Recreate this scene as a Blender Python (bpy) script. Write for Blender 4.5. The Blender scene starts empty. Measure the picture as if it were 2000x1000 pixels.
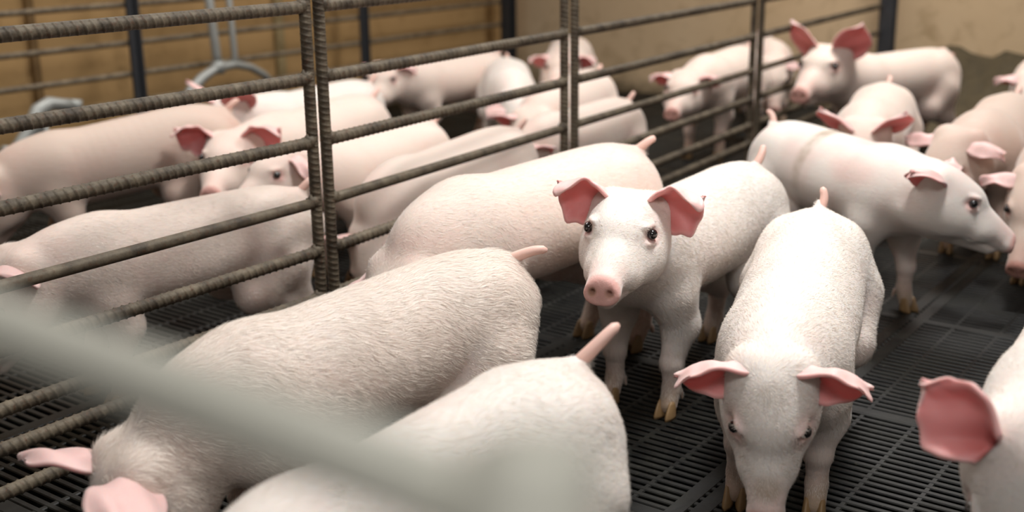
import bpy, math, random, os
import numpy as np
from mathutils import Vector, Matrix

SC = bpy.context.scene
COL = SC.collection
PI = math.pi

# ------------------------------------------------------------------ camera
CAM_H = 0.95
F_PX = 2300.0
pitch = math.atan(665.0 / F_PX); roll = math.radians(0.72)
fw = Vector((0, math.cos(pitch), -math.sin(pitch))); rt0 = Vector((1, 0, 0)); dn0 = fw.cross(rt0)
rt = rt0 * math.cos(roll) + dn0 * math.sin(roll)
dn = dn0 * math.cos(roll) - rt0 * math.sin(roll)
if rt.z > 0:
    rt = rt0 * math.cos(roll) - dn0 * math.sin(roll); dn = dn0 * math.cos(roll) + rt0 * math.sin(roll)
cd = bpy.data.cameras.new('camera'); cam = bpy.data.objects.new('camera', cd); COL.objects.link(cam)
cam.matrix_world = Matrix(((rt.x, -dn.x, -fw.x, 0), (rt.y, -dn.y, -fw.y, 0), (rt.z, -dn.z, -fw.z, CAM_H), (0, 0, 0, 1)))
cd.sensor_width = 36.0; cd.lens = 36.0 * F_PX / 2000.0; cd.clip_start = 0.02
cd.dof.use_dof = True; cd.dof.focus_distance = 1.96; cd.dof.aperture_fstop = 2.5
SC.camera = cam
# ------------------------------------------------------------------ light and exposure
SC.view_settings.view_transform = 'Standard'; SC.view_settings.look = 'None'
SC.view_settings.exposure = -0.07; SC.view_settings.gamma = 1.0; SC.view_settings.use_curve_mapping = False
wd = bpy.data.worlds.new('barn_air'); SC.world = wd; wd.use_nodes = True
wd.node_tree.nodes['Background'].inputs[0].default_value = (0.95, 0.90, 0.86, 1)
wd.node_tree.nodes['Background'].inputs[1].default_value = 0.11

def area(name, loc, aim, sx, sy, power, color):
    l = bpy.data.lights.new(name, 'AREA'); l.shape = 'RECTANGLE'; l.size = sx; l.size_y = sy; l.energy = power; l.color = color; l.spread = math.radians(125)
    o = bpy.data.objects.new(name, l); COL.objects.link(o); o.location = loc
    o.rotation_euler = (Vector(aim) - Vector(loc)).to_track_quat('-Z', 'Y').to_euler()
    return o
area('ceiling_or_fill_light', (0.80, 1.95, 2.75), (0.35, 1.9, 0.3), 0.55, 0.35, 38, (1.0, 0.985, 0.965))
area('ceiling_or_fill_light', (1.6, 4.6, 2.9), (1.2, 4.4, 0.0), 1.4, 0.8, 57, (1.0, 0.97, 0.93))
area('ceiling_or_fill_light', (-1.3, 3.7, 2.9), (-1.0, 3.4, 0.0), 2.4, 1.6, 36, (1.0, 0.97, 0.93))
area('ceiling_or_fill_light', (0.1, -0.9, 2.7), (0.0, 1.2, 0.3), 1.2, 0.6, 18, (1.0, 0.98, 0.96))  # unseen fill light added behind the camera to brighten front rail and flanks

random.seed(7)
RNG = np.random.default_rng(5)

# ------------------------------------------------------------------ object helpers
def tag(o, label, cat, group=None):
    o['label'] = label; o['category'] = cat
    if group: o['group'] = group
    return o

def empty(name, loc, rz=0.0):
    o = bpy.data.objects.new(name, None); COL.objects.link(o); o.location = loc; o.rotation_euler = (0, 0, rz)
    o.empty_display_size = 0.1
    return o

def mesh_obj(name, V, F, mat, parent=None, smooth=True, tint=None, fmat=None, normals=None):
    me = bpy.data.meshes.new(name)
    V = np.asarray(V, np.float32)
    if isinstance(F, np.ndarray):
        n, k = F.shape
        me.vertices.add(len(V)); me.vertices.foreach_set('co', V.ravel())
        me.loops.add(n * k); me.loops.foreach_set('vertex_index', F.astype(np.int32).ravel())
        me.polygons.add(n); me.polygons.foreach_set('loop_start', np.arange(0, n * k, k, dtype=np.int32))
        me.update(calc_edges=True); me.validate()
    else:
        me.from_pydata(V.tolist(), [], [list(f) for f in F]); me.update()
    me.polygons.foreach_set('use_smooth', np.full(len(me.polygons), smooth))
    for m in (mat if isinstance(mat, (list, tuple)) else [mat]): me.materials.append(m)
    if fmat is not None: me.polygons.foreach_set('material_index', np.asarray(fmat, np.int32))
    if tint is not None:
        a = me.color_attributes.new('tint', 'FLOAT_COLOR', 'POINT')
        t = np.ones((len(V), 4), np.float32); t[:, :tint.shape[1]] = tint
        a.data.foreach_set('color', t.ravel())
    if normals is not None:
        me.normals_split_custom_set_from_vertices(np.asarray(normals, np.float32).tolist())
    o = bpy.data.objects.new(name, me); COL.objects.link(o)
    if parent is not None: o.parent = parent
    return o

class MB:
    """collects shapes that make up one mesh"""
    def __init__(s): s.v = []; s.f = []
    def add(s, V, F):
        b = len(s.v); s.v += [tuple(p) for p in V]; s.f += [tuple(i + b for i in f) for f in F]
    def box(s, c, ax, half):
        c = Vector(c); ax = [Vector(a) for a in ax]; V = []
        for i in (-1, 1):
            for j in (-1, 1):
                for k in (-1, 1):
                    V.append(c + ax[0] * half[0] * i + ax[1] * half[1] * j + ax[2] * half[2] * k)
        s.add(V, [(0, 1, 3, 2), (4, 6, 7, 5), (0, 4, 5, 1), (2, 3, 7, 6), (0, 2, 6, 4), (1, 5, 7, 3)])
    def tube(s, pts, rad, n=12, cap=True):
        pts = [Vector(p) for p in pts]
        if not isinstance(rad, (list, tuple)): rad = [rad] * len(pts)
        V = []; F = []; up = None
        for i, p in enumerate(pts):
            d = (pts[min(i + 1, len(pts) - 1)] - pts[max(i - 1, 0)]).normalized()
            if up is None: up = d.orthogonal().normalized()
            up = (up - d * up.dot(d)).normalized(); sd = d.cross(up)
            for k in range(n):
                a = 2 * PI * k / n; V.append(p + (up * math.cos(a) + sd * math.sin(a)) * rad[i])
        for i in range(len(pts) - 1):
            for k in range(n):
                F.append((i * n + k, i * n + (k + 1) % n, (i + 1) * n + (k + 1) % n, (i + 1) * n + k))
        if cap:
            F.append(tuple(range(n - 1, -1, -1))); F.append(tuple((len(pts) - 1) * n + k for k in range(n)))
        s.add(V, F)
    def build(s, name, mat, parent=None, smooth=False): return mesh_obj(name, s.v, s.f, mat, parent, smooth)

# ------------------------------------------------------------------ materials
class NT:
    def __init__(s, name):
        s.m = bpy.data.materials.new(name); s.m.use_nodes = True; s.t = s.m.node_tree; s.n = s.t.nodes; s.l = s.t.links
        s.b = s.n['Principled BSDF']; s.co = s.n.new('ShaderNodeTexCoord')
    def link(s, a, b): s.l.new(a, b)
    def mapping(s, scale, src='Object'):
        mp = s.n.new('ShaderNodeMapping'); mp.inputs['Scale'].default_value = scale; s.link(s.co.outputs[src], mp.inputs[0]); return mp.outputs[0]
    def noise(s, scale, detail=4, rough=0.55, vec=None, dist=0.0):
        x = s.n.new('ShaderNodeTexNoise'); x.inputs['Scale'].default_value = scale; x.inputs['Detail'].default_value = detail
        x.inputs['Roughness'].default_value = rough; x.inputs['Distortion'].default_value = dist
        s.link(vec if vec is not None else s.co.outputs['Object'], x.inputs['Vector']); return x.outputs['Fac']
    def ramp(s, fac, stops):
        r = s.n.new('ShaderNodeValToRGB'); e = r.color_ramp.elements
        for i, (p, c) in enumerate(stops):
            q = e[i] if i < 2 else e.new(p); q.position = p; q.color = c if len(c) == 4 else (*c, 1)
        s.link(fac, r.inputs[0]); return r.outputs[0]
    def mix(s, fac, a, b, mode='MIX'):
        x = s.n.new('ShaderNodeMix'); x.data_type = 'RGBA'; x.blend_type = mode
        for v, i in ((fac, 0), (a, 6), (b, 7)):
            if hasattr(v, 'is_linked'): s.link(v, x.inputs[i])
            elif i == 0: x.inputs[0].default_value = v
            else: x.inputs[i].default_value = v if len(v) == 4 else (*v, 1)
        return x.outputs[2]
    def math(s, op, a, b=0.0, clamp=False):
        x = s.n.new('ShaderNodeMath'); x.operation = op; x.use_clamp = clamp
        for i, v in enumerate((a, b)):
            if hasattr(v, 'is_linked'): s.link(v, x.inputs[i])
            else: x.inputs[i].default_value = v
        return x.outputs[0]
    def bump(s, h, strength=0.3, dist=0.01):
        x = s.n.new('ShaderNodeBump'); x.inputs['Strength'].default_value = strength; x.inputs['Distance'].default_value = dist
        s.link(h, x.inputs['Height']); s.link(x.outputs[0], s.b.inputs['Normal'])
    def set(s, **k):
        for n, v in k.items():
            i = s.b.inputs[n.replace('_', ' ')]
            if hasattr(v, 'is_linked'): s.link(v, i)
            else: i.default_value = v if not isinstance(v, tuple) or len(v) == 4 or n == 'Subsurface_Radius' else (*v, 1)
        return s.m

def skin_mat(name, base, pink, hair_streak=True, sss=0.25):
    t = NT(name)
    at = t.n.new('ShaderNodeAttribute'); at.attribute_name = 'tint'
    sp = t.n.new('ShaderNodeSeparateColor'); t.link(at.outputs['Color'], sp.inputs[0])
    n1 = t.noise(7, 3); n2 = t.noise(38, 4, vec=t.mapping((0.5, 1, 1)))
    patch = t.math('MULTIPLY', t.math('SUBTRACT', n1, 0.46, True), 1.6)
    pk = t.math('ADD', sp.outputs[0], patch, True)
    c = t.mix(pk, base, pink)
    dn_ = t.noise(14, 5, 0.65)
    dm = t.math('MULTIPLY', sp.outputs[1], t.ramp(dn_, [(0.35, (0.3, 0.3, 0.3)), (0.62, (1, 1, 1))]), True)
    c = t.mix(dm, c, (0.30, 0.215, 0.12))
    c = t.mix(sp.outputs[2], c, (0.46, 0.045, 0.045))
    c = t.mix(t.math('MULTIPLY', n2, 0.22), c, tuple(b * 0.80 for b in base))
    t.set(Base_Color=c, Roughness=0.55, Subsurface_Weight=sss, Subsurface_Radius=(0.012, 0.005, 0.003), Subsurface_Scale=1.0,
          Sheen_Weight=0.25, Sheen_Roughness=0.4, Specular_IOR_Level=0.3)
    if hair_streak:
        w = t.noise(60, 5, 0.7, vec=t.mapping((1.0, 3.2, 2.4)), dist=0.4)
        t.bump(w, 0.35, 0.004)
    return t.m

SKIN = skin_mat('pig_skin', (0.77, 0.635, 0.555), (0.74, 0.455, 0.40))
SKIN_W = skin_mat('pig_skin_white', (0.81, 0.735, 0.675), (0.78, 0.50, 0.45))
SKIN_B = skin_mat('pig_skin_beige', (0.64, 0.50, 0.42), (0.62, 0.36, 0.30))

def ear_mat():
    t = NT('pig_ear_skin')
    at = t.n.new('ShaderNodeAttribute'); at.attribute_name = 'tint'
    sp = t.n.new('ShaderNodeSeparateColor'); t.link(at.outputs['Color'], sp.inputs[0])
    n = t.noise(30, 5, 0.6)
    out = t.mix(n, (0.80, 0.56, 0.52), (0.74, 0.44, 0.42))
    inn = t.mix(n, (0.78, 0.33, 0.32), (0.72, 0.23, 0.22))
    c = t.mix(sp.outputs[0], out, inn)
    c = t.mix(t.math('MULTIPLY', sp.outputs[1], 0.75), c, (0.45, 0.06, 0.05))
    t.set(Base_Color=c, Roughness=0.5, Subsurface_Weight=0.35, Subsurface_Radius=(0.02, 0.006, 0.004), Subsurface_Scale=0.5, Sheen_Weight=0.2)
    t.bump(n, 0.25, 0.004)
    return t.m
EAR = ear_mat()
def plain(name, c, rough, **k):
    t = NT(name); n = t.noise(25, 4); col = t.mix(n, tuple(x * 0.85 for x in c), c)
    t.set(Base_Color=col, Roughness=rough, **k); return t.m
EYE = plain('eye_dark', (0.012, 0.010, 0.010), 0.06, Coat_Weight=1.0, Coat_Roughness=0.03)
HOOF = plain('hoof_horn', (0.30, 0.185, 0.085), 0.5)
TAILM = plain('tail_skin', (0.80, 0.52, 0.44), 0.5, Subsurface_Weight=0.2, Subsurface_Radius=(0.012, 0.005, 0.003), Subsurface_Scale=0.6)
def hair_mat():
    t = NT('pig_hair')
    t.set(Base_Color=t.mix(t.noise(9, 3), (0.84, 0.735, 0.64), (0.87, 0.80, 0.725)), Roughness=0.45, Specular_IOR_Level=0.35)
    return t.m
HAIR = hair_mat()

# ------------------------------------------------------------------ signed distance toolkit for animals
class Field:
    def __init__(s, lo, hi, h):
        s.h = h; s.lo = np.asarray(lo, np.float32)
        s.n = np.ceil((np.asarray(hi) - s.lo) / h).astype(int) + 1
        s.D = np.full(tuple(s.n), 0.5, np.float32)
    def window(s, lo, hi):
        a = np.clip(np.floor((np.asarray(lo) - s.lo) / s.h).astype(int), 0, s.n); b = np.clip(np.ceil((np.asarray(hi) - s.lo) / s.h).astype(int) + 1, 0, s.n)
        if np.any(b <= a): return None
        ax = [(s.lo[i] + s.h * np.arange(a[i], b[i])).astype(np.float32) for i in range(3)]
        P = np.stack(np.meshgrid(*ax, indexing='ij'), -1)
        return tuple(slice(a[i], b[i]) for i in range(3)), P
    def put(s, lo, hi, fn, k=0.03, sub=False):
        m = k + 0.012
        w = s.window(np.asarray(lo) - m, np.asarray(hi) + m)
        if w is None: return
        sl, P = w; d = fn(P); o = s.D[sl]
        if sub: d = -d; hh = np.clip(0.5 - 0.5 * (o - d) / k, 0, 1) if k > 0 else None
        if k <= 0: s.D[sl] = np.maximum(o, d) if sub else np.minimum(o, d); return
        if sub: s.D[sl] = o * (1 - hh) + d * hh + k * hh * (1 - hh)
        else:
            hh = np.clip(0.5 + 0.5 * (o - d) / k, 0, 1); s.D[sl] = o * (1 - hh) + d * hh - k * hh * (1 - hh)
    def ell(s, c, r, M=None, k=0.03, sub=False):
        c = np.asarray(c, np.float32); r = np.asarray(r, np.float32); M = np.eye(3, dtype=np.float32) if M is None else np.asarray(M, np.float32)
        e = np.sqrt(((M * r[None, :]) ** 2).sum(1))
        def fn(P):
            q = (P - c) @ M
            k0 = np.sqrt(((q / r) ** 2).sum(-1)); k1 = np.sqrt(((q / (r * r)) ** 2).sum(-1)) + 1e-9
            return k0 * (k0 - 1) / k1
        s.put(c - e, c + e, fn, k, sub)
    def cone(s, a, b, ra, rb, k=0.03, sub=False, squash=None):
        a = np.asarray(a, np.float32); b = np.asarray(b, np.float32); ba = b - a; L2 = float(ba @ ba) + 1e-9
        def fn(P):
            pa = P - a; h = np.clip((pa @ ba) / L2, 0, 1); v = pa - h[..., None] * ba
            if squash is not None:
                q = v @ squash[0]; v = v + (q * (1 / squash[1] - 1))[..., None] * squash[0]
            return np.sqrt((v * v).sum(-1)) - (ra + (rb - ra) * h)
        m = max(ra, rb)
        s.put(np.minimum(a, b) - m, np.maximum(a, b) + m, fn, k, sub)
    def sweep(s, C, S, U, RY, RZ, k=0.0, low=0.0):
        """oval tube along the polyline C with side axes S, up axes U"""
        W = s.window(np.min(C, 0) - max(RZ) - 0.03, np.max(C, 0) + max(RZ) + 0.03); sl, P = W
        best = np.full(P.shape[:3], 0.5, np.float32)
        for i in range(len(C) - 1):
            a, b = C[i], C[i + 1]; m = max(RY[i], RY[i + 1], RZ[i], RZ[i + 1]) + 0.03
            lo = np.minimum(a, b) - m; hi = np.maximum(a, b) + m
            i0 = np.clip(np.floor((lo - P[0, 0, 0]) / s.h).astype(int), 0, None); i1 = np.ceil((hi - P[0, 0, 0]) / s.h).astype(int) + 1
            q = tuple(slice(i0[j], max(i1[j], 0)) for j in range(3)); Q = P[q]
            if Q.size == 0: continue
            ba = b - a; L2 = float(ba @ ba) + 1e-12; L = math.sqrt(L2)
            pa = Q - a; t = (pa @ ba) / L2; h = np.clip(t, 0, 1)
            v = pa - h[..., None] * ba
            sd = S[i] + (S[i + 1] - S[i]) * 0.5; up = U[i] + (U[i + 1] - U[i]) * 0.5
            ry = RY[i] + (RY[i + 1] - RY[i]) * h; rz = RZ[i] + (RZ[i + 1] - RZ[i]) * h
            x = (t - h) * L; y = v @ sd; z = v @ up
            y = y / (1 + low * np.clip(-z / rz, -1, 1))
            m_ = np.minimum(ry, rz)
            k0 = np.sqrt((y / ry) ** 2 + (z / rz) ** 2 + (x / m_) ** 2); k1 = np.sqrt((y / ry ** 2) ** 2 + (z / rz ** 2) ** 2 + (x / m_ ** 2) ** 2) + 1e-9
            best[q] = np.minimum(best[q], np.where(k0 > 1e-4, k0 * (k0 - 1) / k1, -m_))
        o = s.D[sl]
        if k <= 0: s.D[sl] = np.minimum(o, best)
        else:
            hh = np.clip(0.5 + 0.5 * (o - best) / k, 0, 1); s.D[sl] = o * (1 - hh) + best * hh - k * hh * (1 - hh)
    def mesh(s):
        D = s.D; n = np.array(D.shape); cn = n - 1; stride = np.array([cn[1] * cn[2], cn[2], 1])
        cid = []; pts = []; quads = []
        for ax in range(3):
            A = np.take(D, range(n[ax] - 1), ax); B = np.take(D, range(1, n[ax]), ax)
            m = (A < 0) != (B < 0); idx = np.argwhere(m)
            o1, o2 = (ax + 1) % 3, (ax + 2) % 3
            ok = (idx[:, o1] > 0) & (idx[:, o2] > 0) & (idx[:, o1] < n[o1] - 1) & (idx[:, o2] < n[o2] - 1); idx = idx[ok]
            a = A[tuple(idx.T)]; b = B[tuple(idx.T)]; t = a / (a - b)
            p = idx.astype(np.float32); p[:, ax] += t
            q = []
            for d1, d2 in ((0, 0), (-1, 0), (-1, -1), (0, -1)):
                c = idx.copy(); c[:, o1] += d1; c[:, o2] += d2; q.append(c @ stride)
            q = np.stack(q, 1); flip = a >= 0; q[flip] = q[flip][:, ::-1]
            quads.append(q)
            for j in range(4): cid.append(q[:, j]); pts.append(p)
        cid = np.concatenate(cid); pts = np.concatenate(pts); quads = np.concatenate(quads)
        u, inv = np.unique(cid, return_inverse=True); cnt = np.bincount(inv).astype(np.float32)
        V = np.stack([np.bincount(inv, pts[:, i]) / cnt for i in range(3)], 1)
        Fq = np.searchsorted(u, quads)
        V = V * s.h + s.lo
        return V.astype(np.float32), Fq

def smooth_mesh(V, Fq, it=2):
    E = np.concatenate([Fq[:, [i, (i + 1) % 4]] for i in range(4)])
    cnt = np.bincount(E[:, 0], minlength=len(V)) + np.bincount(E[:, 1], minlength=len(V))
    for k in range(it):
        for lam in (0.5, -0.52):
            A = np.stack([np.bincount(E[:, 0], V[E[:, 1], i], len(V)) + np.bincount(E[:, 1], V[E[:, 0], i], len(V)) for i in range(3)], 1) / cnt[:, None]
            V = V + lam * (A - V)
    return V.astype(np.float32)

def vert_normals(V, Fq):
    d = np.cross(V[Fq[:, 2]] - V[Fq[:, 0]], V[Fq[:, 3]] - V[Fq[:, 1]])
    N = np.stack([sum(np.bincount(Fq[:, j], d[:, i], len(V)) for j in range(4)) for i in range(3)], 1)
    return (N / (np.linalg.norm(N, axis=1, keepdims=True) + 1e-12)).astype(np.float32)

def rotz(a): c, s = math.cos(a), math.sin(a); return np.array([[c, -s, 0], [s, c, 0], [0, 0, 1.0]])
def roty(a): c, s = math.cos(a), math.sin(a); return np.array([[c, 0, s], [0, 1, 0], [-s, 0, c]])   # positive = nose down
def rotx(a): c, s = math.cos(a), math.sin(a); return np.array([[1, 0, 0], [0, c, -s], [0, s, c]])
R_ = math.radians
def nrm(v): v = np.asarray(v, float); return v / np.linalg.norm(v)
def smoothstep(a, b, x): t = np.clip((x - a) / (b - a), 0, 1); return t * t * (3 - 2 * t)

TORSO = np.array([   # x, centre z, half width, half height
    (-0.437, 0.345, 0.020, 0.030), (-0.428, 0.336, 0.048, 0.060), (-0.40, 0.321, 0.082, 0.090), (-0.35, 0.311, 0.106, 0.112), (-0.28, 0.306, 0.117, 0.120),
    (-0.18, 0.302, 0.121, 0.122), (-0.06, 0.298, 0.124, 0.123), (0.05, 0.297, 0.120, 0.121), (0.14, 0.300, 0.108, 0.115), (0.20, 0.305, 0.090, 0.102), (0.25, 0.308, 0.066, 0.082), (0.285, 0.310, 0.035, 0.05)])

def ear_mesh(L, W, cup, droop, notch, curl, side, n_u=26, n_v=20):
    """leaf shaped ear; local x along the ear, y across (front edge +), z the open side"""
    V = []; T = []; rng = np.random.default_rng(int(1000 * (L + W + cup + droop)) + (3 if side > 0 else 0))
    ph = rng.uniform(0, 6, 6)
    us = np.linspace(0, 1, n_u); vs = np.linspace(-1, 1, n_v)
    th = 0.0028
    def P(u, v):
        w = W * 0.5 * (0.46 + 0.78 * math.sin(PI * min(u * 0.92 + 0.06, 1.0)) - 0.25 * u) * (1 - smoothstep(0.70, 1.0, u) ** (1.3 + 2.5 * notch) * (0.93 - 0.28 * min(notch, 1.0)))
        w *= 1 + notch * (0.10 * math.sin(9 * u + ph[0] + v) + 0.10 * math.sin(17 * u + ph[1] - v)) * smoothstep(0.3, 0.6, u)
        ang = cup * (1.0 - 0.75 * u) + 0.12 * math.sin(4 * u + ph[2])
        a = v * ang
        rad = w / max(ang, 0.15)
        y = rad * math.sin(a); z = rad * (1 - math.cos(a))
        x = L * u
        x -= notch * 0.05 * L * smoothstep(0.6, 1, u) * (math.sin(7 * v + ph[3]) + 0.8)
        # front edge folds over
        if curl != 0:
            f = smoothstep(0.25, 1.0, v) * curl
            z += f * 0.30 * W * (0.4 + 0.6 * u); y -= f * 0.20 * W
        # droop: bend along the length towards the open side
        b = droop * u * u
        x2 = x * math.cos(b * 0.5) ; z2 = z + x * math.sin(b * 0.5)
        z2 += 0.003 * math.sin(11 * u + 5 * v + ph[4])
        return np.array((x2, y, z2))
    G = np.array([[P(u, v) for v in vs] for u in us])
    du = np.gradient(G, axis=0); dv = np.gradient(G, axis=1); N = np.cross(du, dv); N /= (np.linalg.norm(N, axis=2, keepdims=True) + 1e-9)
    tk = (th * (1.3 - 0.7 * us))[:, None, None]
    inn = G + N * tk; out = G - N * tk
    V = np.concatenate([inn.reshape(-1, 3), out.reshape(-1, 3)])
    k = n_u * n_v; F = []
    def q(i, j): return i * n_v + j
    for i in range(n_u - 1):
        for j in range(n_v - 1):
            F.append((q(i, j), q(i + 1, j), q(i + 1, j + 1), q(i, j + 1)))
            F.append((k + q(i, j), k + q(i, j + 1), k + q(i + 1, j + 1), k + q(i + 1, j)))
    for i in range(n_u - 1):
        for j, fl in ((0, 0), (n_v - 1, 1)):
            f = (q(i, j), k + q(i, j), k + q(i + 1, j), q(i + 1, j)); F.append(f if not fl else f[::-1])
    for j in range(n_v - 1):
        for i, fl in ((0, 1), (n_u - 1, 0)):
            f = (q(i, j), k + q(i, j), k + q(i, j + 1), q(i, j + 1)); F.append(f if not fl else f[::-1])
    t = np.zeros((2 * k, 3), np.float32)
    uu = np.repeat(us, n_v); vv = np.tile(vs, n_u)
    t[:k, 0] = 1.0 - 0.45 * smoothstep(0.75, 1.0, np.abs(vv)) - 0.25 * smoothstep(0.8, 1.0, uu)
    t[:k, 1] = (1 - smoothstep(0.0, 0.55, uu)) * (1 - smoothstep(0.3, 0.95, np.abs(vv)))
    V[:, 1] *= side
    if side < 0: F = [f[::-1] for f in F]
    return V, F, t

def hoof_mesh():
    V = []; F = []
    for sgn in (-1, 1):
        b = len(V); n = 12
        rings = [(0.0, 1.0, 0.0), (0.006, 1.02, 0.0), (0.018, 0.88, -0.003), (0.030, 0.74, -0.007), (0.036, 0.55, -0.009)]
        for z, s_, dx in rings:
            for k in range(n):
                a = 2 * PI * k / n; x = math.cos(a); y = math.sin(a)
                px = (0.024 * x if x > 0 else 0.016 * x) * s_ + dx + 0.006
                wy = 0.0095 * (1 - 0.45 * max(x, 0) ** 2) * s_
                V.append((px, sgn * 0.0108 + wy * y + sgn * 0.002 * max(x, 0), z))
        for r in range(len(rings) - 1):
            for k in range(n):
                F.append((b + r * n + k, b + r * n + (k + 1) % n, b + (r + 1) * n + (k + 1) % n, b + (r + 1) * n + k))
        F.append(tuple(b + k for k in range(n - 1, -1, -1))); F.append(tuple(b + (len(rings) - 1) * n + k for k in range(n)))
    return np.array(V), F
HOOF_V, HOOF_F = hoof_mesh()

def catmull(P, n):
    P = np.asarray(P, float); Q = np.vstack([2 * P[0] - P[1], P, 2 * P[-1] - P[-2]]); out = []
    for i in range(len(P) - 1):
        p0, p1, p2, p3 = Q[i:i + 4]
        for t in np.linspace(0, 1, n, endpoint=False):
            out.append(0.5 * (2 * p1 + (p2 - p0) * t + (2 * p0 - 5 * p1 + 4 * p2 - p3) * t ** 2 + (3 * p1 - p0 - 3 * p2 + p3) * t ** 3))
    out.append(P[-1]); return np.array(out)

DBG = []
NO_DETAIL = bool(os.environ.get('PIG_QUICK'))
def make_pig(label, pos, heading, h=0.005, scale=0.87, hs=1.1, bend=0.0, neck=(0, 10), head=(0, 25, 0), neck_len=0.10, fat=1.0,
             ear=None, earR=None, tail=(0, 20), tail_len=0.05, steps=(0, 0, 0, 0), hair=0, skin=None, pinks=(), dirts_shades=(), group='pigs in the pen', lift=0.05,
             hair_len=0.014, sep=0.0, dip=0.0):
    """pos: ground point under the withers; heading: degrees; neck/head: (yaw, pitch[, roll]) in degrees, pitch positive = nose down"""
    skin = skin or SKIN
    root = empty('pig', (pos[0], pos[1], 0), R_(heading)); tag(root, label, 'pig', group)
    sc = scale; hsc = scale * hs
    X0 = 0.15
    T = TORSO.copy(); T[:, 2] *= fat; T[:, 1] -= dip * np.clip((T[:, 0] + 0.33) / 0.53, 0, 1.2)
    stations = catmull(T, 4)
    # bend the hind part sideways
    def warp(p):
        p = np.array(p, float)
        x = p[..., 0]; bx = 0.05
        a = R_(bend) * np.clip((bx - x) / 0.40, 0, 1.3)
        # integrate the curve
        k = R_(bend) / 0.40
        if abs(bend) < 0.1: q = p
        else:
            s_ = np.clip(bx - x, 0, None)
            cx = bx - np.sin(k * s_) / k; cy = (1 - np.cos(k * s_)) / k
            q = p.copy(); m = x < bx
            q[..., 0] = np.where(m, cx - np.sin(k * s_) * p[..., 1] * 1.0, p[..., 0]); q[..., 1] = np.where(m, -cy + np.cos(k * s_) * p[..., 1], p[..., 1])
        q[..., 0] -= X0
        return q * sc
    C = warp(stations[:, [0]] * [1, 0, 0] + stations[:, [1]] * [0, 0, 1]); C[:, 2] += lift * sc
    Sd = warp(stations[:, [0]] * [1, 0, 0] + np.array([0, 0.01, 0]) + stations[:, [1]] * [0, 0, 1]); Sd[:, 2] += lift * sc; Sd = Sd - C; Sd /= np.linalg.norm(Sd, axis=1, keepdims=True)
    Up = np.tile([0, 0, 1.0], (len(C), 1))
    # neck and head frames
    n0 = np.array([0.02, 0, 0.311 + lift - dip * 0.94]) * sc
    Mn = rotz(R_(neck[0])) @ roty(R_(neck[1]))
    n1 = n0 + Mn @ np.array([neck_len, 0, 0]) * sc
    Mh = rotz(R_(head[0])) @ roty(R_(head[1])) @ rotx(R_(head[2]))
    ho = n1 + (Mn @ np.array([0.035, 0, 0.0]) + Mh @ np.array([0.0, 0, 0.0])) * sc
    def H(x, y, z): return ho + Mh @ np.array([x, y, z]) * hsc
    snout = H(0.25, 0, -0.055)
    # bounds
    pts = np.vstack([C, [n1, ho, snout, H(0, 0.1, 0.1), H(0, -0.1, 0.1), H(0.05, 0, -0.12)]])
    lo = pts.min(0) - 0.15 * sc; hi = pts.max(0) + 0.15 * sc; lo[2] = -0.01; lo[0] -= 0.02
    if NO_DETAIL: h = max(h, 0.009)
    f = Field(lo, hi, h)
    f.sweep(C, Sd, Up, stations[:, 2] * sc, stations[:, 3] * sc, 0.0, 0.06)
    def ctr(y): return np.array([0, y, 0])
    def W(x, y, z): p = warp(np.array([x, y, z])); p[2] += (lift - dip * np.clip((x + 0.33) / 0.53, 0, 1.2)) * sc * smoothstep(0.1, 0.3, z); return p
    # hams, shoulders, belly
    feet = []
    for i, sg in enumerate((1, -1)):
        f.ell(W(-0.325, 0.066 * sg * fat, 0.275), np.array((0.105, 0.062, 0.125)) * sc, k=0.03 * sc)
        f.ell(W(0.13, 0.064 * sg * fat, 0.265), np.array((0.075, 0.052, 0.105)) * sc, k=0.03 * sc)
        # fore leg
        dx = steps[i]; yb = 0.074 + sep
        sh = W(0.145, 0.074 * sg, 0.235); el = W(0.115 + dx * 0.12, (yb + 0.006) * sg, 0.185); ca = W(0.140 + dx * 0.50, yb * sg, 0.122); fe = W(0.138 + dx * 0.85, yb * sg, 0.062); ft = W(0.152 + dx, yb * sg, 0.026)
        f.cone(sh, el, 0.052 * sc, 0.043 * sc, 0.03 * sc); f.cone(el, ca, 0.040 * sc, 0.0255 * sc, 0.02 * sc); f.cone(ca, fe, 0.0245 * sc, 0.0195 * sc, 0.008 * sc)
        f.cone(fe, ft, 0.0215 * sc, 0.0205 * sc, 0.008 * sc); f.ell(ca, np.array((0.027, 0.0255, 0.028)) * sc, k=0.008 * sc)
        for q in (-1, 1): f.cone(fe + np.array([-0.020, q * 0.012, -0.012]) * sc, fe + np.array([-0.027, q * 0.014, -0.030]) * sc, 0.007 * sc, 0.004 * sc, 0.006 * sc)
        feet.append((W(0.156 + dx, yb * sg, 0), 0.0))
        # hind leg
        dx = steps[2 + i]
        st = W(-0.235 + dx * 0.15, 0.088 * sg * fat, 0.195); hk = W(-0.395 + dx * 0.6, 0.074 * sg, 0.132); fe = W(-0.375 + dx * 0.9, 0.074 * sg, 0.060); ft = W(-0.352 + dx, 0.074 * sg, 0.026)
        hp = W(-0.315, 0.074 * sg * fat, 0.25)
        f.cone(hp, st, 0.080 * sc, 0.056 * sc, 0.03 * sc); f.cone(st, hk, 0.052 * sc, 0.0255 * sc, 0.025 * sc); f.cone(hp, hk, 0.060 * sc, 0.026 * sc, 0.03 * sc); f.cone(hk, fe, 0.0255 * sc, 0.0205 * sc, 0.008 * sc); f.cone(fe, ft, 0.0225 * sc, 0.021 * sc, 0.008 * sc)
        for q in (-1, 1): f.cone(fe + np.array([-0.020, q * 0.012, -0.012]) * sc, fe + np.array([-0.027, q * 0.014, -0.030]) * sc, 0.007 * sc, 0.004 * sc, 0.006 * sc)
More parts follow.
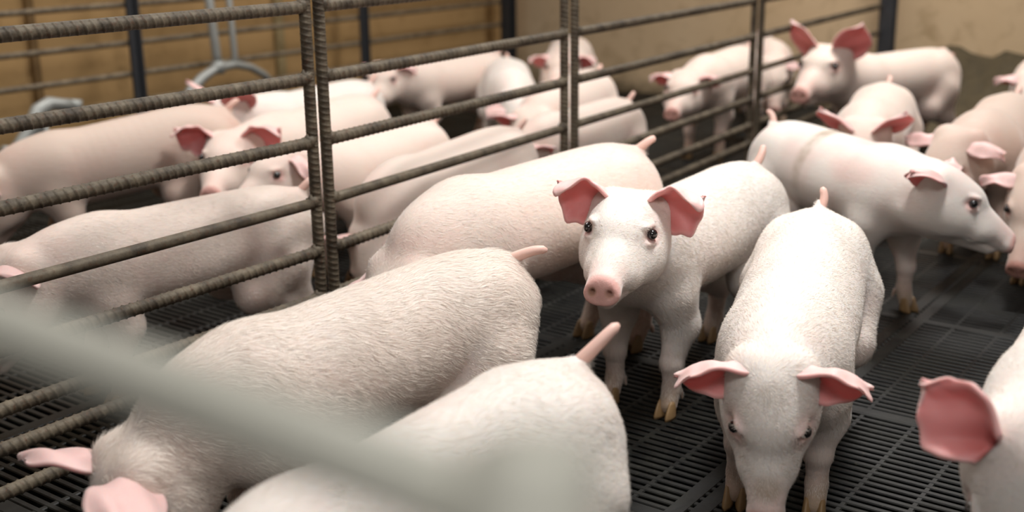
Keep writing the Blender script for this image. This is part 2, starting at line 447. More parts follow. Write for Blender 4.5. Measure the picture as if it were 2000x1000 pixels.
        feet.append((W(-0.348 + dx, 0.074 * sg, 0), R_(bend)))
    # tail root
    tb = W(-0.418, 0, 0.388)
    ta = math.pi + R_(tail[0]); te = R_(tail[1]); bendc = rotz(R_(bend))
    td = nrm(np.array([math.cos(ta) * math.cos(te), math.sin(ta) * math.cos(te), math.sin(te)]))
    f.cone(tb - td * 0.02 * sc, tb + td * 0.028 * sc, 0.022 * sc, 0.010 * sc, 0.022 * sc)
    # neck
    nn = 22; tt = np.linspace(0, 1, nn)
    hb = ho + Mh @ np.array([0.02, 0, -0.01]) * hsc
    nc = np.array([(1 - t) ** 2 * (n0 - np.array([0.04, 0, 0]) * sc) + 2 * t * (1 - t) * (0.5 * n0 + 0.5 * n1) + t * t * hb for t in tt])
    tg = np.gradient(nc, axis=0); tg /= np.linalg.norm(tg, axis=1, keepdims=True)
    ns = []
    for t, g_ in zip(tt, tg):
        a_ = (1 - t) * np.array([0, 1.0, 0]) + t * Mh[:, 1]; ns.append(nrm(a_ - g_ * (a_ @ g_)))
    ns = np.array(ns); nu = np.cross(tg, ns)
    f.sweep(nc, ns, nu, (0.094 - 0.018 * tt) * sc * (0.5 + 0.5 * fat), (0.104 - 0.022 * tt) * sc, 0.06 * sc)
    # head
    e = lambda c, r, k=0.02, sub=False: f.ell(H(*c), np.array(r) * hsc, Mh, k * hsc, sub)
    e((0.030, 0, 0.004), (0.083, 0.077, 0.072), 0.03)
    e((0.078, 0, 0.020), (0.060, 0.058, 0.042))
    for sg in (1, -1):
        e((0.055, 0.042 * sg, -0.035), (0.070, 0.040, 0.052), 0.025)
        e((0.125, 0.028 * sg, -0.045), (0.055, 0.028, 0.034), 0.02)
        e((-0.004, 0.046 * sg, 0.042), (0.026, 0.026, 0.026), 0.03)
    e((0.02, 0, -0.060), (0.075, 0.052, 0.045), 0.03)
    f.cone(H(0.09, 0, -0.008), H(0.212, 0, -0.044), 0.053 * hsc, 0.0315 * hsc, 0.02 * hsc)
    f.cone(H(0.05, 0, -0.072), H(0.190, 0, -0.078), 0.038 * hsc, 0.019 * hsc, 0.02 * hsc)
    # snout disc
    dm = Mh @ roty(R_(-8))
    dc = H(0.232, 0, -0.050)
    def disc(P):
        q = (P - dc.astype(np.float32)) @ dm.astype(np.float32)
        r = np.sqrt((q[..., 1] / 1.30) ** 2 + (q[..., 2] + 0.1 * np.abs(q[..., 1])) ** 2) - 0.0192 * hsc
        x = np.abs(q[..., 0]) - 0.0065 * hsc
        return np.sqrt(np.clip(r, 0, None) ** 2 + np.clip(x, 0, None) ** 2) + np.minimum(np.maximum(r, x), 0) - 0.0055 * hsc
    f.put(dc - 0.04 * hsc, dc + 0.04 * hsc, disc, 0.010 * hsc)
    for sg in (1, -1):
        f.ell(dc + dm @ np.array([0.012, 0.0150 * sg, 0.000]) * hsc, np.array((0.012, 0.0046, 0.0056)) * hsc, dm @ rotx(R_(25 * sg)), 0.005 * hsc, True)
        # eyes and lids
        ec = H(0.098, 0.058 * sg, 0.020)
        f.ell(H(0.098, 0.066 * sg, 0.018), np.array((0.020, 0.010, 0.016)) * hsc, Mh @ rotz(R_(-22 * sg)), 0.012 * hsc, True)
        f.ell(H(0.098, 0.0510 * sg, 0.0370), np.array((0.018, 0.009, 0.005)) * hsc, Mh @ rotz(R_(-22 * sg)), 0.008 * hsc)
        f.ell(H(0.100, 0.0560 * sg, 0.0065), np.array((0.018, 0.010, 0.005)) * hsc, Mh @ rotz(R_(-22 * sg)), 0.008 * hsc)
        # mouth
        f.cone(H(0.205, 0.018 * sg, -0.073), H(0.120, 0.046 * sg, -0.062), 0.0022 * hsc, 0.002 * hsc, 0.006 * hsc, True)
    V, Fq = f.mesh(); V = smooth_mesh(V, Fq, 3); N = vert_normals(V, Fq)
    V[:, 2] = np.maximum(V[:, 2], 0.012 * sc)
    # ---- natural colouring, plus a painted shadow stripe on the walking pig
    hl = ((V - ho) @ Mh) / hsc
    tint = np.zeros((len(V), 3), np.float32)
    d = np.linalg.norm((hl - np.array([0.238, 0, -0.05])) / np.array([0.022, 0.034, 0.032]), axis=1)
    inhead = (hl[:, 0] > -0.05)
    tint[:, 0] = np.maximum(tint[:, 0], 1.0 * (1 - smoothstep(0.9, 1.25, d)))
    d2 = np.linalg.norm((hl - np.array([0.20, 0, -0.035])) / np.array([0.06, 0.045, 0.05]), axis=1)
    tint[:, 0] = np.maximum(tint[:, 0], 0.45 * (1 - smoothstep(0.5, 1.1, d2)))
    for sg in (1, -1):
        d = np.linalg.norm((hl - np.array([0.098, 0.060 * sg, 0.018])) / np.array([0.034, 0.03, 0.030]), axis=1)
        tint[:, 0] = np.maximum(tint[:, 0], 0.75 * (1 - smoothstep(0.4, 1.0, d)))
        d = np.linalg.norm((hl - np.array([0.098, 0.062 * sg, 0.018])) / np.array([0.018, 0.02, 0.014]), axis=1)
        tint[:, 2] = np.maximum(tint[:, 2], 0.35 * (1 - smoothstep(0.6, 1.0, d)))
        d = np.linalg.norm((V - (dc + dm @ np.array([0.008, 0.0150 * sg, 0.0]) * hsc)) / (np.array([0.012, 0.009, 0.010]) * hsc), axis=1)
        tint[:, 1] = np.maximum(tint[:, 1], 1.0 * (1 - smoothstep(0.6, 1.4, d)))
    dsn = np.linalg.norm((hl - np.array([0.245, 0, -0.05])) / np.array([0.025, 0.04, 0.035]), axis=1)
    tint[:, 2] = np.maximum(tint[:, 2], 0.30 * (1 - smoothstep(0.8, 1.1, dsn))); tint[:, 1] = np.maximum(tint[:, 1], 0.22 * (1 - smoothstep(0.8, 1.1, dsn)))
    legw = 1 - smoothstep(0.03, 0.20, V[:, 2] / sc)
    tint[:, 0] = np.maximum(tint[:, 0], 0.55 * legw)
    tint[:, 1] = np.maximum(tint[:, 1], 0.85 * (1 - smoothstep(0.02, 0.17, V[:, 2] / sc)))
    for (c, r, a) in pinks:
        q = W(*c) if len(c) == 3 else H(*c[1:])
        d = np.linalg.norm((V - q) / (np.asarray(r) * sc), axis=1); tint[:, 0] = np.maximum(tint[:, 0], a * (1 - smoothstep(0.4, 1.1, d)))
    for (c, r, a) in dirts_shades:  # real dirt marks, and the walking pig's painted shadow stripe
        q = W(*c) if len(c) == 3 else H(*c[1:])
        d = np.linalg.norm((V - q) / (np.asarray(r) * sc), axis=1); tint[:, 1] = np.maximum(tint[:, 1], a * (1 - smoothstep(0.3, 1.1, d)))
    Vb, Fb, Nb, Tb, fm = V, Fq, N, tint, None
    mats = [skin, HAIR]
    if hair and not NO_DETAIL:
        hv, hf, hn, ht = grow_hair(V, Fq, N, tint, hl, inhead, sc, hair, hair_len)
        b = len(V)
        Vb = np.vstack([V, hv]); Nb = np.vstack([N, hn]); Tb = np.vstack([tint, ht]); Fb = np.vstack([Fq, hf + b])
        fm = np.concatenate([np.zeros(len(Fq), np.int32), np.ones(len(hf), np.int32)])
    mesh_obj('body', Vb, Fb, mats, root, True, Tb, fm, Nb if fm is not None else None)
    # ---- ears
    eD = dict(az=78, el=12, op=(0.75, 0, -0.25), L=0.115, W=0.095, cup=1.15, droop=0.0, notch=0.0, curl=0.0)
    for sg, ov in ((1, ear), (-1, earR)):
        if ov is False: continue
        q = dict(eD); q.update(ear or {})
        if sg < 0 and earR: q.update(earR)
        ev, ef, et = ear_mesh(q['L'] * hsc, q['W'] * hsc, q['cup'], q['droop'], q['notch'], q['curl'], 1)
        az = R_(q['az']); el = R_(q['el'])
        ax = nrm([math.cos(az) * math.cos(el), math.sin(az) * math.cos(el), math.sin(el)])
        op = np.array(q['op'], float); op = nrm(op - ax * (op @ ax)); ay = np.cross(op, ax)
        M = np.stack([ax, ay, op], 1)
        ev = ev @ M.T
        b0 = np.array([0.002, 0.046, 0.046]) * hsc - ax * 0.012 * hsc + op * q.get('push', 0.0) * hsc
        ev = ev + b0
        if sg < 0: ev = ev * np.array([1, -1, 1]); ef = [t[::-1] for t in ef]
        ev = ev @ Mh.T + ho
        mesh_obj('ear', ev, ef, EAR, root, True, et)
    # ---- eyes
    for sg in (1, -1):
        n = 16; V2 = []; F2 = []
        for i in range(n // 2 + 1):
            for k in range(n):
                a = PI * i / (n // 2); b = 2 * PI * k / n; V2.append((math.sin(a) * math.cos(b), math.cos(a) * 0.86, math.sin(a) * math.sin(b) * 0.92))
        for i in range(n // 2):
            for k in range(n): F2.append((i * n + k, i * n + (k + 1) % n, (i + 1) * n + (k + 1) % n, (i + 1) * n + k))
        V2 = np.array(V2) * 0.0116 * hsc
        V2 = (V2 + np.array([0.099, 0.0588 * sg, 0.0220]) * hsc) @ Mh.T + ho
        mesh_obj('eye', V2, F2, EYE, root)
    # ---- hooves
    for p, a in feet:
        v = (HOOF_V * sc * 1.12) @ rotz(a).T + np.array([p[0], p[1], 0.0]); v[:, 2] = np.maximum(v[:, 2], 0.0)
        mesh_obj('hoof', v, HOOF_F, HOOF, root)
    # ---- tail
    mb = MB(); P = []; Rr = []
    for i in range(9):
        t = i / 8
        p = tb + td * (0.012 + tail_len * t) * sc + np.array([0, 0, 0.018 * sc * math.sin(2.2 * t)]) * (1 if tail[1] < 60 else 0.2) + np.array([0, 0.008 * sc * math.sin(3 * t), 0])
        P.append(p); Rr.append(sc * (0.0118 - 0.004 * t if i < 8 else 0.004))
    mb.tube(P, Rr, 12); mb.build('tail', TAILM, root, True)
    DBG.append((label, rotz(R_(heading)), np.array([pos[0], pos[1], 0]), dict(tail=tb, hip=W(-.33, 0, .42), mid=W(-.1,0,.42), withers=W(.15,0,.41), poll=H(0,0,.075), snout=H(.245,0,-.05), foreL=feet[0][0], hindL=feet[1][0], foreR=feet[2][0], hindR=feet[3][0])))
    return root

def grow_hair(V, Fq, N, tint, hl, inhead, sc, count, length):
    tri = Fq; A = np.linalg.norm(np.cross(V[tri[:, 2]] - V[tri[:, 0]], V[tri[:, 3]] - V[tri[:, 1]]), axis=1)
    cen = V[tri].mean(1); ok = (cen[:, 2] > 0.05 * sc) & (tint[tri[:, 0], 2] < 0.1) & (np.linalg.norm((hl[tri[:, 0]] - [0.235, 0, -0.05]) / [0.03, 0.05, 0.05], axis=1) > 1)
    A = A * ok; pick = RNG.choice(len(tri), count, p=A / A.sum())
    w = RNG.dirichlet((1, 1, 1, 1), count); Fp = tri[pick]
    P = (V[Fp] * w[..., None]).sum(1); n = N[Fp[:, 0]]; t0 = tint[Fp[:, 0]]
    hx = hl[Fp[:, 0], 0]
    flow = np.tile(np.array([-1.0, 0, -0.55]), (count, 1))
    low = 1 - smoothstep(0.12, 0.24, P[:, 2] / sc); flow = flow * (1 - low)[:, None] + np.array([-0.25, 0, -1.0]) * low[:, None]
    d = flow - n * (flow * n).sum(1, keepdims=True); d /= np.linalg.norm(d, axis=1, keepdims=True) + 1e-9
    s = np.cross(n, d)
    wob = 0.30 * np.sin(P[:, 0] * 40 + 2 * np.sin(P[:, 2] * 30)) * np.sin(P[:, 2] * 33 + P[:, 1] * 21) + 0.16 * np.sin(P[:, 0] * 160 + P[:, 2] * 190 + 70 * P[:, 1]) + RNG.normal(0, 0.11, count)
    d = d * np.cos(wob)[:, None] + s * np.sin(wob)[:, None]; s = np.cross(n, d)
    L = length * sc * RNG.uniform(0.55, 1.25, count) * np.where(hx > 0.02, 0.6, 1.0); wd_ = RNG.uniform(0.00016, 0.00030, count)
    lift = RNG.uniform(0.03, 0.16, count)
    q1 = P + d * (L * 0.5)[:, None] + n * (L * 0.5 * lift)[:, None]
    q2 = P + d * L[:, None] + n * (L * lift * 0.75)[:, None]
    P = P - n * 0.0006
    hv = np.stack([P - s * wd_[:, None], P + s * wd_[:, None], q1 + s * wd_[:, None] * 0.9, q1 - s * wd_[:, None] * 0.9, q2 + s * wd_[:, None] * 0.25, q2 - s * wd_[:, None] * 0.25], 1)
    b = np.arange(count)[:, None] * 6
    hf = np.stack([b + [3, 2, 1, 0], b + [5, 4, 2, 3]], 1).reshape(-1, 4)
    nn = n + 0.28 * s * RNG.normal(0, 1, count)[:, None] + 0.12 * d; nn /= np.linalg.norm(nn, axis=1, keepdims=True)
    return hv.reshape(-1, 3).astype(np.float32), hf, np.repeat(nn, 6, 0).astype(np.float32), np.repeat(t0, 6, 0)

# ------------------------------------------------------------------ the room
H1, H2 = math.radians(37.05), math.radians(32.8)
def uvec(h): return Vector((math.sin(h), math.cos(h), 0))
U1, U2 = uvec(H1), uvec(H2)
HB = math.radians(36.0); UB = uvec(HB); NB = Vector((-math.cos(HB), math.sin(HB), 0))
DB = 4.0                                      # distance of the far fence from the camera foot
WALL_A = Vector((1.83, 5.80, 0)); WALL_B = Vector((0.08, 6.90, 0)); WD = (WALL_A - WALL_B).normalized(); WN = Vector((WD.y, -WD.x, 0))
if WN.y < 0: WN = -WN

def rot_axes(u): return (u, Vector((-u.y, u.x, 0)), Vector((0, 0, 1)))

def floor_mat():
    t = NT('black_plastic_slats')
    n = t.noise(9, 5, 0.65); n2 = t.noise(70, 4, 0.7)
    c = t.mix(t.ramp(n, [(0.42, (0, 0, 0)), (0.72, (1, 1, 1))]), (0.003, 0.0032, 0.003), (0.012, 0.0115, 0.008))
    c = t.mix(t.ramp(n2, [(0.60, (0, 0, 0)), (0.74, (1, 1, 1))]), c, (0.034, 0.031, 0.022))
    t.set(Base_Color=c, Roughness=t.ramp(n, [(0.3, (0.34,) * 3), (0.7, (0.62,) * 3)]), Specular_IOR_Level=0.28); t.bump(n2, 0.25, 0.002)
    return t.m
FLOOR = floor_mat()
FU = uvec(math.radians(36.0)); FW = Vector((-FU.y, FU.x, 0))

def build_floor():
    m = MB()
    period = 0.0215; u0, u1, w0, w1 = 0.35, 6.5, -3.4, 4.35
    n = int((u1 - u0) / period); joint_u = 0.60
    def prism(u, wa, wb, half, z0, z1, ch):
        prof = [(-half, z0), (-half, z1 - ch), (-half + ch, z1), (half - ch, z1), (half, z1 - ch), (half, z0)]
        V = [FU * (u + a) + FW * w + Vector((0, 0, z)) for w in (wa, wb) for a, z in prof]
        k = len(prof); F = [(i, i + 1, k + i + 1, k + i) for i in range(k - 1)] + [tuple(range(k)), tuple(range(2 * k - 1, k - 1, -1))]
        m.add(V, F)
    for i in range(n):
        u = u0 + i * period; prism(u, w0, w1, 0.0062, -0.030, 0.0, 0.0018)
    def band(w, half, z1):
        V = []; prof = [(-half, -0.03), (-half, z1 - 0.002), (-half + 0.002, z1), (half - 0.002, z1), (half, z1 - 0.002), (half, -0.03)]
        for u in (u0, u1): V += [FU * u + FW * (w + a) + Vector((0, 0, z)) for a, z in prof]
        k = 6; m.add(V, [(i, i + 1, k + i + 1, k + i) for i in range(5)] + [tuple(range(6)), tuple(range(11, 5, -1))])
    w = w0
    i = 0
    while w < w1:
        if i % 6 == 0: band(w - 0.018, 0.016, 0.0005); band(w + 0.018, 0.016, 0.0005)
        else: band(w, 0.0055, -0.0008)
        w += 0.100; i += 1
    u = u0
    while u < u1:
        prism(u, w0, w1, 0.016, -0.03, 0.0004, 0.002); u += joint_u
    o = m.build('floor', FLOOR); o['kind'] = 'structure'
    p = MB(); p.box(FU * 3.4 + FW * 0.5 + Vector((0, 0, -0.42)), rot_axes(FU), (3.6, 4.4, 0.02))
    o = p.build('floor_pit', plain('pit_slurry', (0.008, 0.007, 0.005), 0.4)); o['kind'] = 'structure'
build_floor()

def wall_mat(name, a, b, stain, lo):
    t = NT(name)
    n = t.noise(1.6, 6, 0.6); n2 = t.noise(9, 5, 0.65, dist=0.6); n3 = t.noise(26, 4, 0.7)
    c = t.mix(n, a, b)
    c = t.mix(t.math('MULTIPLY', t.ramp(n2, [(0.52, (0, 0, 0)), (0.75, (1, 1, 1))]), 0.55), c, stain)
    # splashed dirt rises from the floor to an uneven line
    sx = t.n.new('ShaderNodeSeparateXYZ'); t.link(t.co.outputs['Object'], sx.inputs[0])
    hgt = t.math('SUBTRACT', t.math('ADD', lo, t.math('MULTIPLY', t.math('SUBTRACT', t.noise(3.2, 5, 0.65), 0.5), 0.5)), sx.outputs[2])
    d = t.ramp(t.math('ADD', t.math('MULTIPLY', hgt, 4.0), 0.4, True), [(0.25, (0, 0, 0)), (0.75, (1, 1, 1))])
    c = t.mix(t.math('MULTIPLY', d, 0.85), c, (0.075, 0.055, 0.028))
    t.set(Base_Color=c, Roughness=0.75, Specular_IOR_Level=0.25); t.bump(n3, 0.2, 0.004)
    return t.m
def wall(name, a, b, nrm_, thick, height, mat):
    d = (b - a).normalized(); m = MB(); c = (a + b) / 2 + nrm_ * thick / 2 + Vector((0, 0, height / 2 - 0.05))
    m.box((0, 0, 0), (d, nrm_, Vector((0, 0, 1))), ((b - a).length / 2, thick / 2, height / 2 + 0.05))
    o = m.build(name, mat); o.location = c; o['kind'] = 'structure'
    # material coordinates start at the floor
    for v in o.data.vertices: v.co.z += c.z
    o.location.z = 0
    return o
WB = wall_mat('ochre_plaster', (0.60, 0.43, 0.245), (0.76, 0.59, 0.395), (0.27, 0.165, 0.065), 0.10)
WL = wall_mat('ochre_board', (0.43, 0.265, 0.105), (0.54, 0.345, 0.16), (0.28, 0.165, 0.06), 0.02)
wall('wall_back', WALL_B - WD * 0.35, WALL_A + WD * 4.2, WN, 0.15, 2.6, WB)
WLO = NB * (DB + 0.14)
wall('wall_left', WLO - UB * 1.2, WLO + UB * 6.2, NB, 0.15, 2.6, WL)
def batten(s, wdt, mat, name):
    m = MB(); m.box(WLO + UB * s - NB * 0.012 + Vector((0, 0, 1.25)), (UB, NB, Vector((0, 0, 1))), (wdt / 2, 0.012, 1.25)); o = m.build(name, mat); o['kind'] = 'structure'
batten(3.86, 0.045, plain('pale_batten', (0.36, 0.27, 0.13), 0.7), 'trim_1')
batten(2.60, 0.03, plain('dark_batten', (0.20, 0.115, 0.04), 0.7), 'trim_2')

# ------------------------------------------------------------------ rebar fences
def rebar_mat(name, k):
    t = NT(name)
    n = t.noise(22, 5, 0.7); n2 = t.noise(120, 3, 0.6)
    c = t.mix(t.ramp(n, [(0.35, (0, 0, 0)), (0.66, (1, 1, 1))]), tuple(k * x for x in (0.045, 0.034, 0.023)), tuple(k * x for x in (0.155, 0.125, 0.085)))
    c = t.mix(t.ramp(n2, [(0.55, (0, 0, 0)), (0.8, (1, 1, 1))]), c, (0.095, 0.042, 0.020))
    t.set(Base_Color=c, Roughness=0.62, Metallic=0.25, Specular_IOR_Level=0.45); t.bump(n2, 0.35, 0.002)
    return t.m
REBAR = rebar_mat('rusty_rebar', 1.0); DUSTY = rebar_mat('dusty_rebar', 1.9)
STEEL = plain('dark_post_steel', (0.060, 0.064, 0.072), 0.55, Metallic=0.4)
GALV = plain('galvanised_pipe', (0.40, 0.41, 0.39), 0.45, Metallic=0.35)
FRONTM = plain('front_rail_steel', (0.50, 0.49, 0.42), 0.6, Metallic=0.1)

def rebar(a, b, r, ribs=True, n=14, pitch=0.0165, rib=0.0021):
    a = Vector(a); b = Vector(b); d = (b - a); L = d.length; d.normalize()
    up = Vector((0, 0, 1)) if abs(d.z) < 0.9 else Vector((1, 0, 0))
    up = (up - d * up.dot(d)).normalized(); sd = d.cross(up)
    if not ribs:
        m = max(2, int(L / 0.05))
        xs = np.linspace(0, L, m)
    else: xs = np.linspace(0, L, max(2, int(L / (pitch / 10))))
    th = np.arange(n) * 2 * PI / n
    X, TH = np.meshgrid(xs, th, indexing='ij')
    rr = np.full_like(X, r)
    if ribs:
        ph = X / pitch + 0.30 * np.cos(TH) + np.where(np.sin(TH) > 0, 0.5, 0)
        rr = rr + rib * np.clip(np.cos(2 * PI * ph) * 3.0 - 2.0, 0, 1) * np.clip(np.abs(np.sin(TH)) * 2.0, 0, 1)
        rr = rr + 0.0012 * np.clip(np.abs(np.cos(TH)) * 6 - 5, 0, 1)
    A = np.array(a); U_, S_, D_ = np.array(up), np.array(sd), np.array(d)
    V = A + X[..., None] * D_ + (rr * np.cos(TH))[..., None] * U_ + (rr * np.sin(TH))[..., None] * S_
    V = V.reshape(-1, 3); m = len(xs); i = np.arange(m - 1)[:, None] * n; k = np.arange(n)[None, :]; k2 = (k + 1) % n
    Fq = np.stack([i + k, i + k2, i + n + k2, i + n + k], -1).reshape(-1, 4)
    V = np.vstack([V, [np.array(a)], [np.array(b)]]); c0, c1 = len(V) - 2, len(V) - 1
    kk = np.arange(n); kk2 = (kk + 1) % n
    F0 = np.stack([np.full(n, c0), kk2, kk, kk], -1)[:, :3]; F1 = np.stack([np.full(n, c1), (m - 1) * n + kk, (m - 1) * n + kk2], -1)
    return V, [tuple(f) for f in Fq] + [tuple(f) for f in F0] + [tuple(f) for f in F1]

def weld(c, r):
    V = []; F = []; n = 10; m = 6
    for i in range(m + 1):
        for k in range(n):
            a = PI * i / m; b = 2 * PI * k / n; q = r * (1 + 0.22 * math.sin(3 * b + i) + 0.15 * math.sin(5 * b - 2 * i))
            V.append((c[0] + q * math.sin(a) * math.cos(b), c[1] + q * math.sin(a) * math.sin(b), c[2] + q * math.cos(a)))
    for i in range(m):
        for k in range(n): F.append((i * n + k, (i + 1) * n + k, (i + 1) * n + (k + 1) % n, i * n + (k + 1) % n))
    return V, F

def fence_panel(label, a, b, heights, rr=0.0112, zt=1.0, ribs=True, group='rebar fence panels', ends=(True, True), ribbed=None, tilt=None):
    a = Vector(a); b = Vector(b); root = empty('fence_panel', (a.x, a.y, 0)); tag(root, label, 'fence', group)
    d = (b - a).normalized(); o = Vector((a.x, a.y, 0))
    for j, z in enumerate(heights):
        z0, z1 = z if isinstance(z, tuple) else (z, z)
        V, F = rebar(Vector((a.x, a.y, z0)) - o, Vector((b.x, b.y, z1)) - o, rr, ribs if ribbed is None else ribbed[j])
        mesh_obj('rail', V, F, REBAR, root)
    sd = Vector((-d.y, d.x, 0))
    for e, p in zip(ends, (a, b)):
        if not e: continue
        q = Vector((p.x, p.y, 0)) - o
        V, F = rebar(q + Vector((0, 0, 0.0)), q + Vector((0, 0, zt)), rr * 0.95, ribs, pitch=0.012)
        u = mesh_obj('upright', V, F, REBAR, root)
        for z in heights:
            z = z[0] if isinstance(z, tuple) else z
            w = MB(); w.add(*weld(q + Vector((0, 0, z + 0.004)) + (d if p is a else -d) * 0.009, 0.0135))
            mesh_obj('weld', w.v, w.f, REBAR, u)
    return root
HTS = [0.785, 0.647, 0.520, 0.397, 0.294, 0.196, 0.130, 0.055]
g = Vector((-0.8420, 1.7280, 0)); P0 = Vector((-0.380, 2.3360, 0))
RIB = [True, True, True, False, True, True, True, True]
fence_panel('rusty ribbed rebar fence panel nearest the camera, at the left edge', g + U1 * -0.58, g + U1 * 0.742, HTS, ribbed=RIB)
fence_panel('rebar fence panel between the first and second double uprights', P0 + U2 * 0.014, P0 + U2 * 0.970, HTS, ribbed=RIB)
fence_panel('rebar fence panel between the second and third double uprights', P0 + U2 * 1.025, P0 + U2 * 2.323, HTS, ribbed=RIB)
fence_panel('rebar fence panel running from the third double upright to the wall post', P0 + U2 * 2.397, P0 + U2 * 3.92, HTS, ribbed=RIB, ends=(True, False))

def steel_post(label, p, w, h):
    m = MB(); t = 0.006; z = Vector((0, 0, 1)); c = Vector((0, 0, h / 2))
    m.box(c, (UB, NB, z), (w / 2, t / 2, h / 2)); m.box(c + UB * (w / 2 - t / 2) - NB * w / 2, (UB, NB, z), (t / 2, w / 2, h / 2))
    m.box(c - UB * (w / 2 - t / 2) - NB * w / 2, (UB, NB, z), (t / 2, w / 2, h / 2)); m.box(Vector((0, 0, 0.004)) - NB * w / 2, (UB, NB, z), (w * 0.8, w * 0.8, 0.004))
    o = m.build('steel_post', STEEL); o.location = (p.x, p.y, 0); tag(o, label, 'post'); return o
pa = P0 + U2 * 3.96; steel_post('dark steel channel post at the end of the near fence on the back wall', pa, 0.062, 1.15)

# far fence along the left wall
FB = NB * DB
def far_fence():
    root = empty('far_fence', FB + UB * 1.2); tag(root, 'blurred rebar fence along the ochre board wall at the back left', 'fence')
    o = FB + UB * 1.2
    for z0, z1 in ((0.77, 0.77), (0.634, 0.63), (0.482, 0.485), (0.360, 0.362), (0.25, 0.25), (0.15, 0.15), (0.07, 0.07)):
        p = FB + UB * 1.2 - o + Vector((0, 0, z0)); q = FB + UB * 5.42 - o + Vector((0, 0, z1)); V, F = rebar(p, q, 0.0115, False); mesh_obj('rail', V, F, DUSTY, root)
    for s, w in ((2.945, 0.036), (4.27, 0.030)):
        m = MB(); m.box(FB + UB * s - NB * 0.02 - o + Vector((0, 0, 0.55)), (UB, NB, Vector((0, 0, 1))), (w / 2, 0.008, 0.55)); m.box(FB + UB * (s + w / 2) - NB * 0.03 - o + Vector((0, 0, 0.55)), (UB, NB, Vector((0, 0, 1))), (0.004, 0.018, 0.55)); m.build('post', STEEL, root)
far_fence()
steel_post('dark steel channel post at the end of the far fence in the wall corner', FB + UB * 5.46, 0.062, 1.15)

# front rail of the pen, close to the camera
def front_gate():
    a = Vector((-0.2300, 0.4010, 0)); b = Vector((0.0030, 0.2190, 0)); root = empty('front_gate', a); tag(root, 'strongly blurred pale grey rail crossing the lower left close to the camera', 'gate')
    for z in (0.829, 0.62, 0.42, 0.24, 0.08):
        m = MB(); p = a + Vector((0, 0, z)) - a; q = b + Vector((0, 0, z)) - a; m.tube([p, (p * 2 + q) / 3, (p + q * 2) / 3, q], 0.0098, 16); m.build('rail', FRONTM, root, True)
    for p in (a, b):
        m = MB(); m.tube([p - a, p - a + Vector((0, 0, 0.845))], 0.014, 14); m.build('upright', FRONTM, root, True)
front_gate()

# drinkers on the far fence
def drinker():
    o = NB * 3.93 + UB * 3.3; root = empty('pig_drinker', o); tag(root, 'grey pipe drinker with forked curved arms hanging before the far fence', 'drinker')
    k = 3.93 / 3.8
    def p(s, z): return UB * (s * k) - UB * 3.3 + Vector((0, 0, 0.95 - (0.95 - z) * k))
    m = MB(); m.tube([p(3.16, 1.1), p(3.205, 0.42), p(3.21, 0.37)], 0.019, 14); m.build('water_pipe', GALV, root, True)
    m = MB(); m.tube([p(3.28, 1.1), p(3.30, 0.40), p(3.30, 0.36)], 0.014, 14); m.build('water_pipe', GALV, root, True)
    m = MB(); m.tube([p(3.03, 0.25), p(3.06, 0.29), p(3.12, 0.335), p(3.20, 0.368), p(3.30, 0.372), p(3.38, 0.352), p(3.45, 0.315), p(3.50, 0.27)], [0.024, 0.024, 0.022, 0.020, 0.018, 0.017, 0.016, 0.015], 14); m.build('drinker_arm', GALV, root, True)
    m = MB(); m.tube([p(3.21, 0.345), p(3.21, 0.395)], 0.027, 14); m.build('fitting', GALV, root, True)
    m = MB(); m.tube([p(3.02, 0.243), p(3.045, 0.27)], 0.030, 14); m.build('nozzle', GALV, root, True)
    o2 = NB * 3.85 + UB * 2.4; r2 = empty('pig_drinker', o2); tag(r2, 'lumpy grey metal drinker bracket behind the top of the darker pig', 'drinker'); k = 3.85 / 3.8
    def p(s, z): return UB * (s * k) - UB * 2.4 + Vector((0, 0, 0.95 - (0.95 - z) * k))
    m = MB(); m.tube([p(2.25, 0.165), p(2.30, 0.20), p(2.35, 0.25), p(2.385, 0.305), p(2.43, 0.325), p(2.48, 0.315), p(2.53, 0.305)], [0.020, 0.024, 0.030, 0.030, 0.026, 0.022, 0.024], 14); m.build('drinker_arm', GALV, r2, True)
    m = MB(); m.tube([p(2.53, 0.285), p(2.535, 0.325)], 0.026, 14); m.build('fitting', GALV, r2, True)
    m = MB(); m.tube([p(2.36, 0.20), p(2.40, 0.31)], 0.022, 14); m.build('strut', GALV, r2, True)
    m = MB(); m.tube([p(2.22, 0.15), p(2.42, 0.165)], 0.026, 14); m.build('bowl_edge', GALV, r2, True)
    m = MB(); m.tube([p(2.24, 0.15), p(2.25, 0.20)], 0.02, 12); m.build('lug', GALV, r2, True)
    m = MB(); m.tube([p(2.40, 0.30), p(2.40, 0.02)], 0.014, 12); m.build('water_pipe', GALV, r2, True)
drinker()

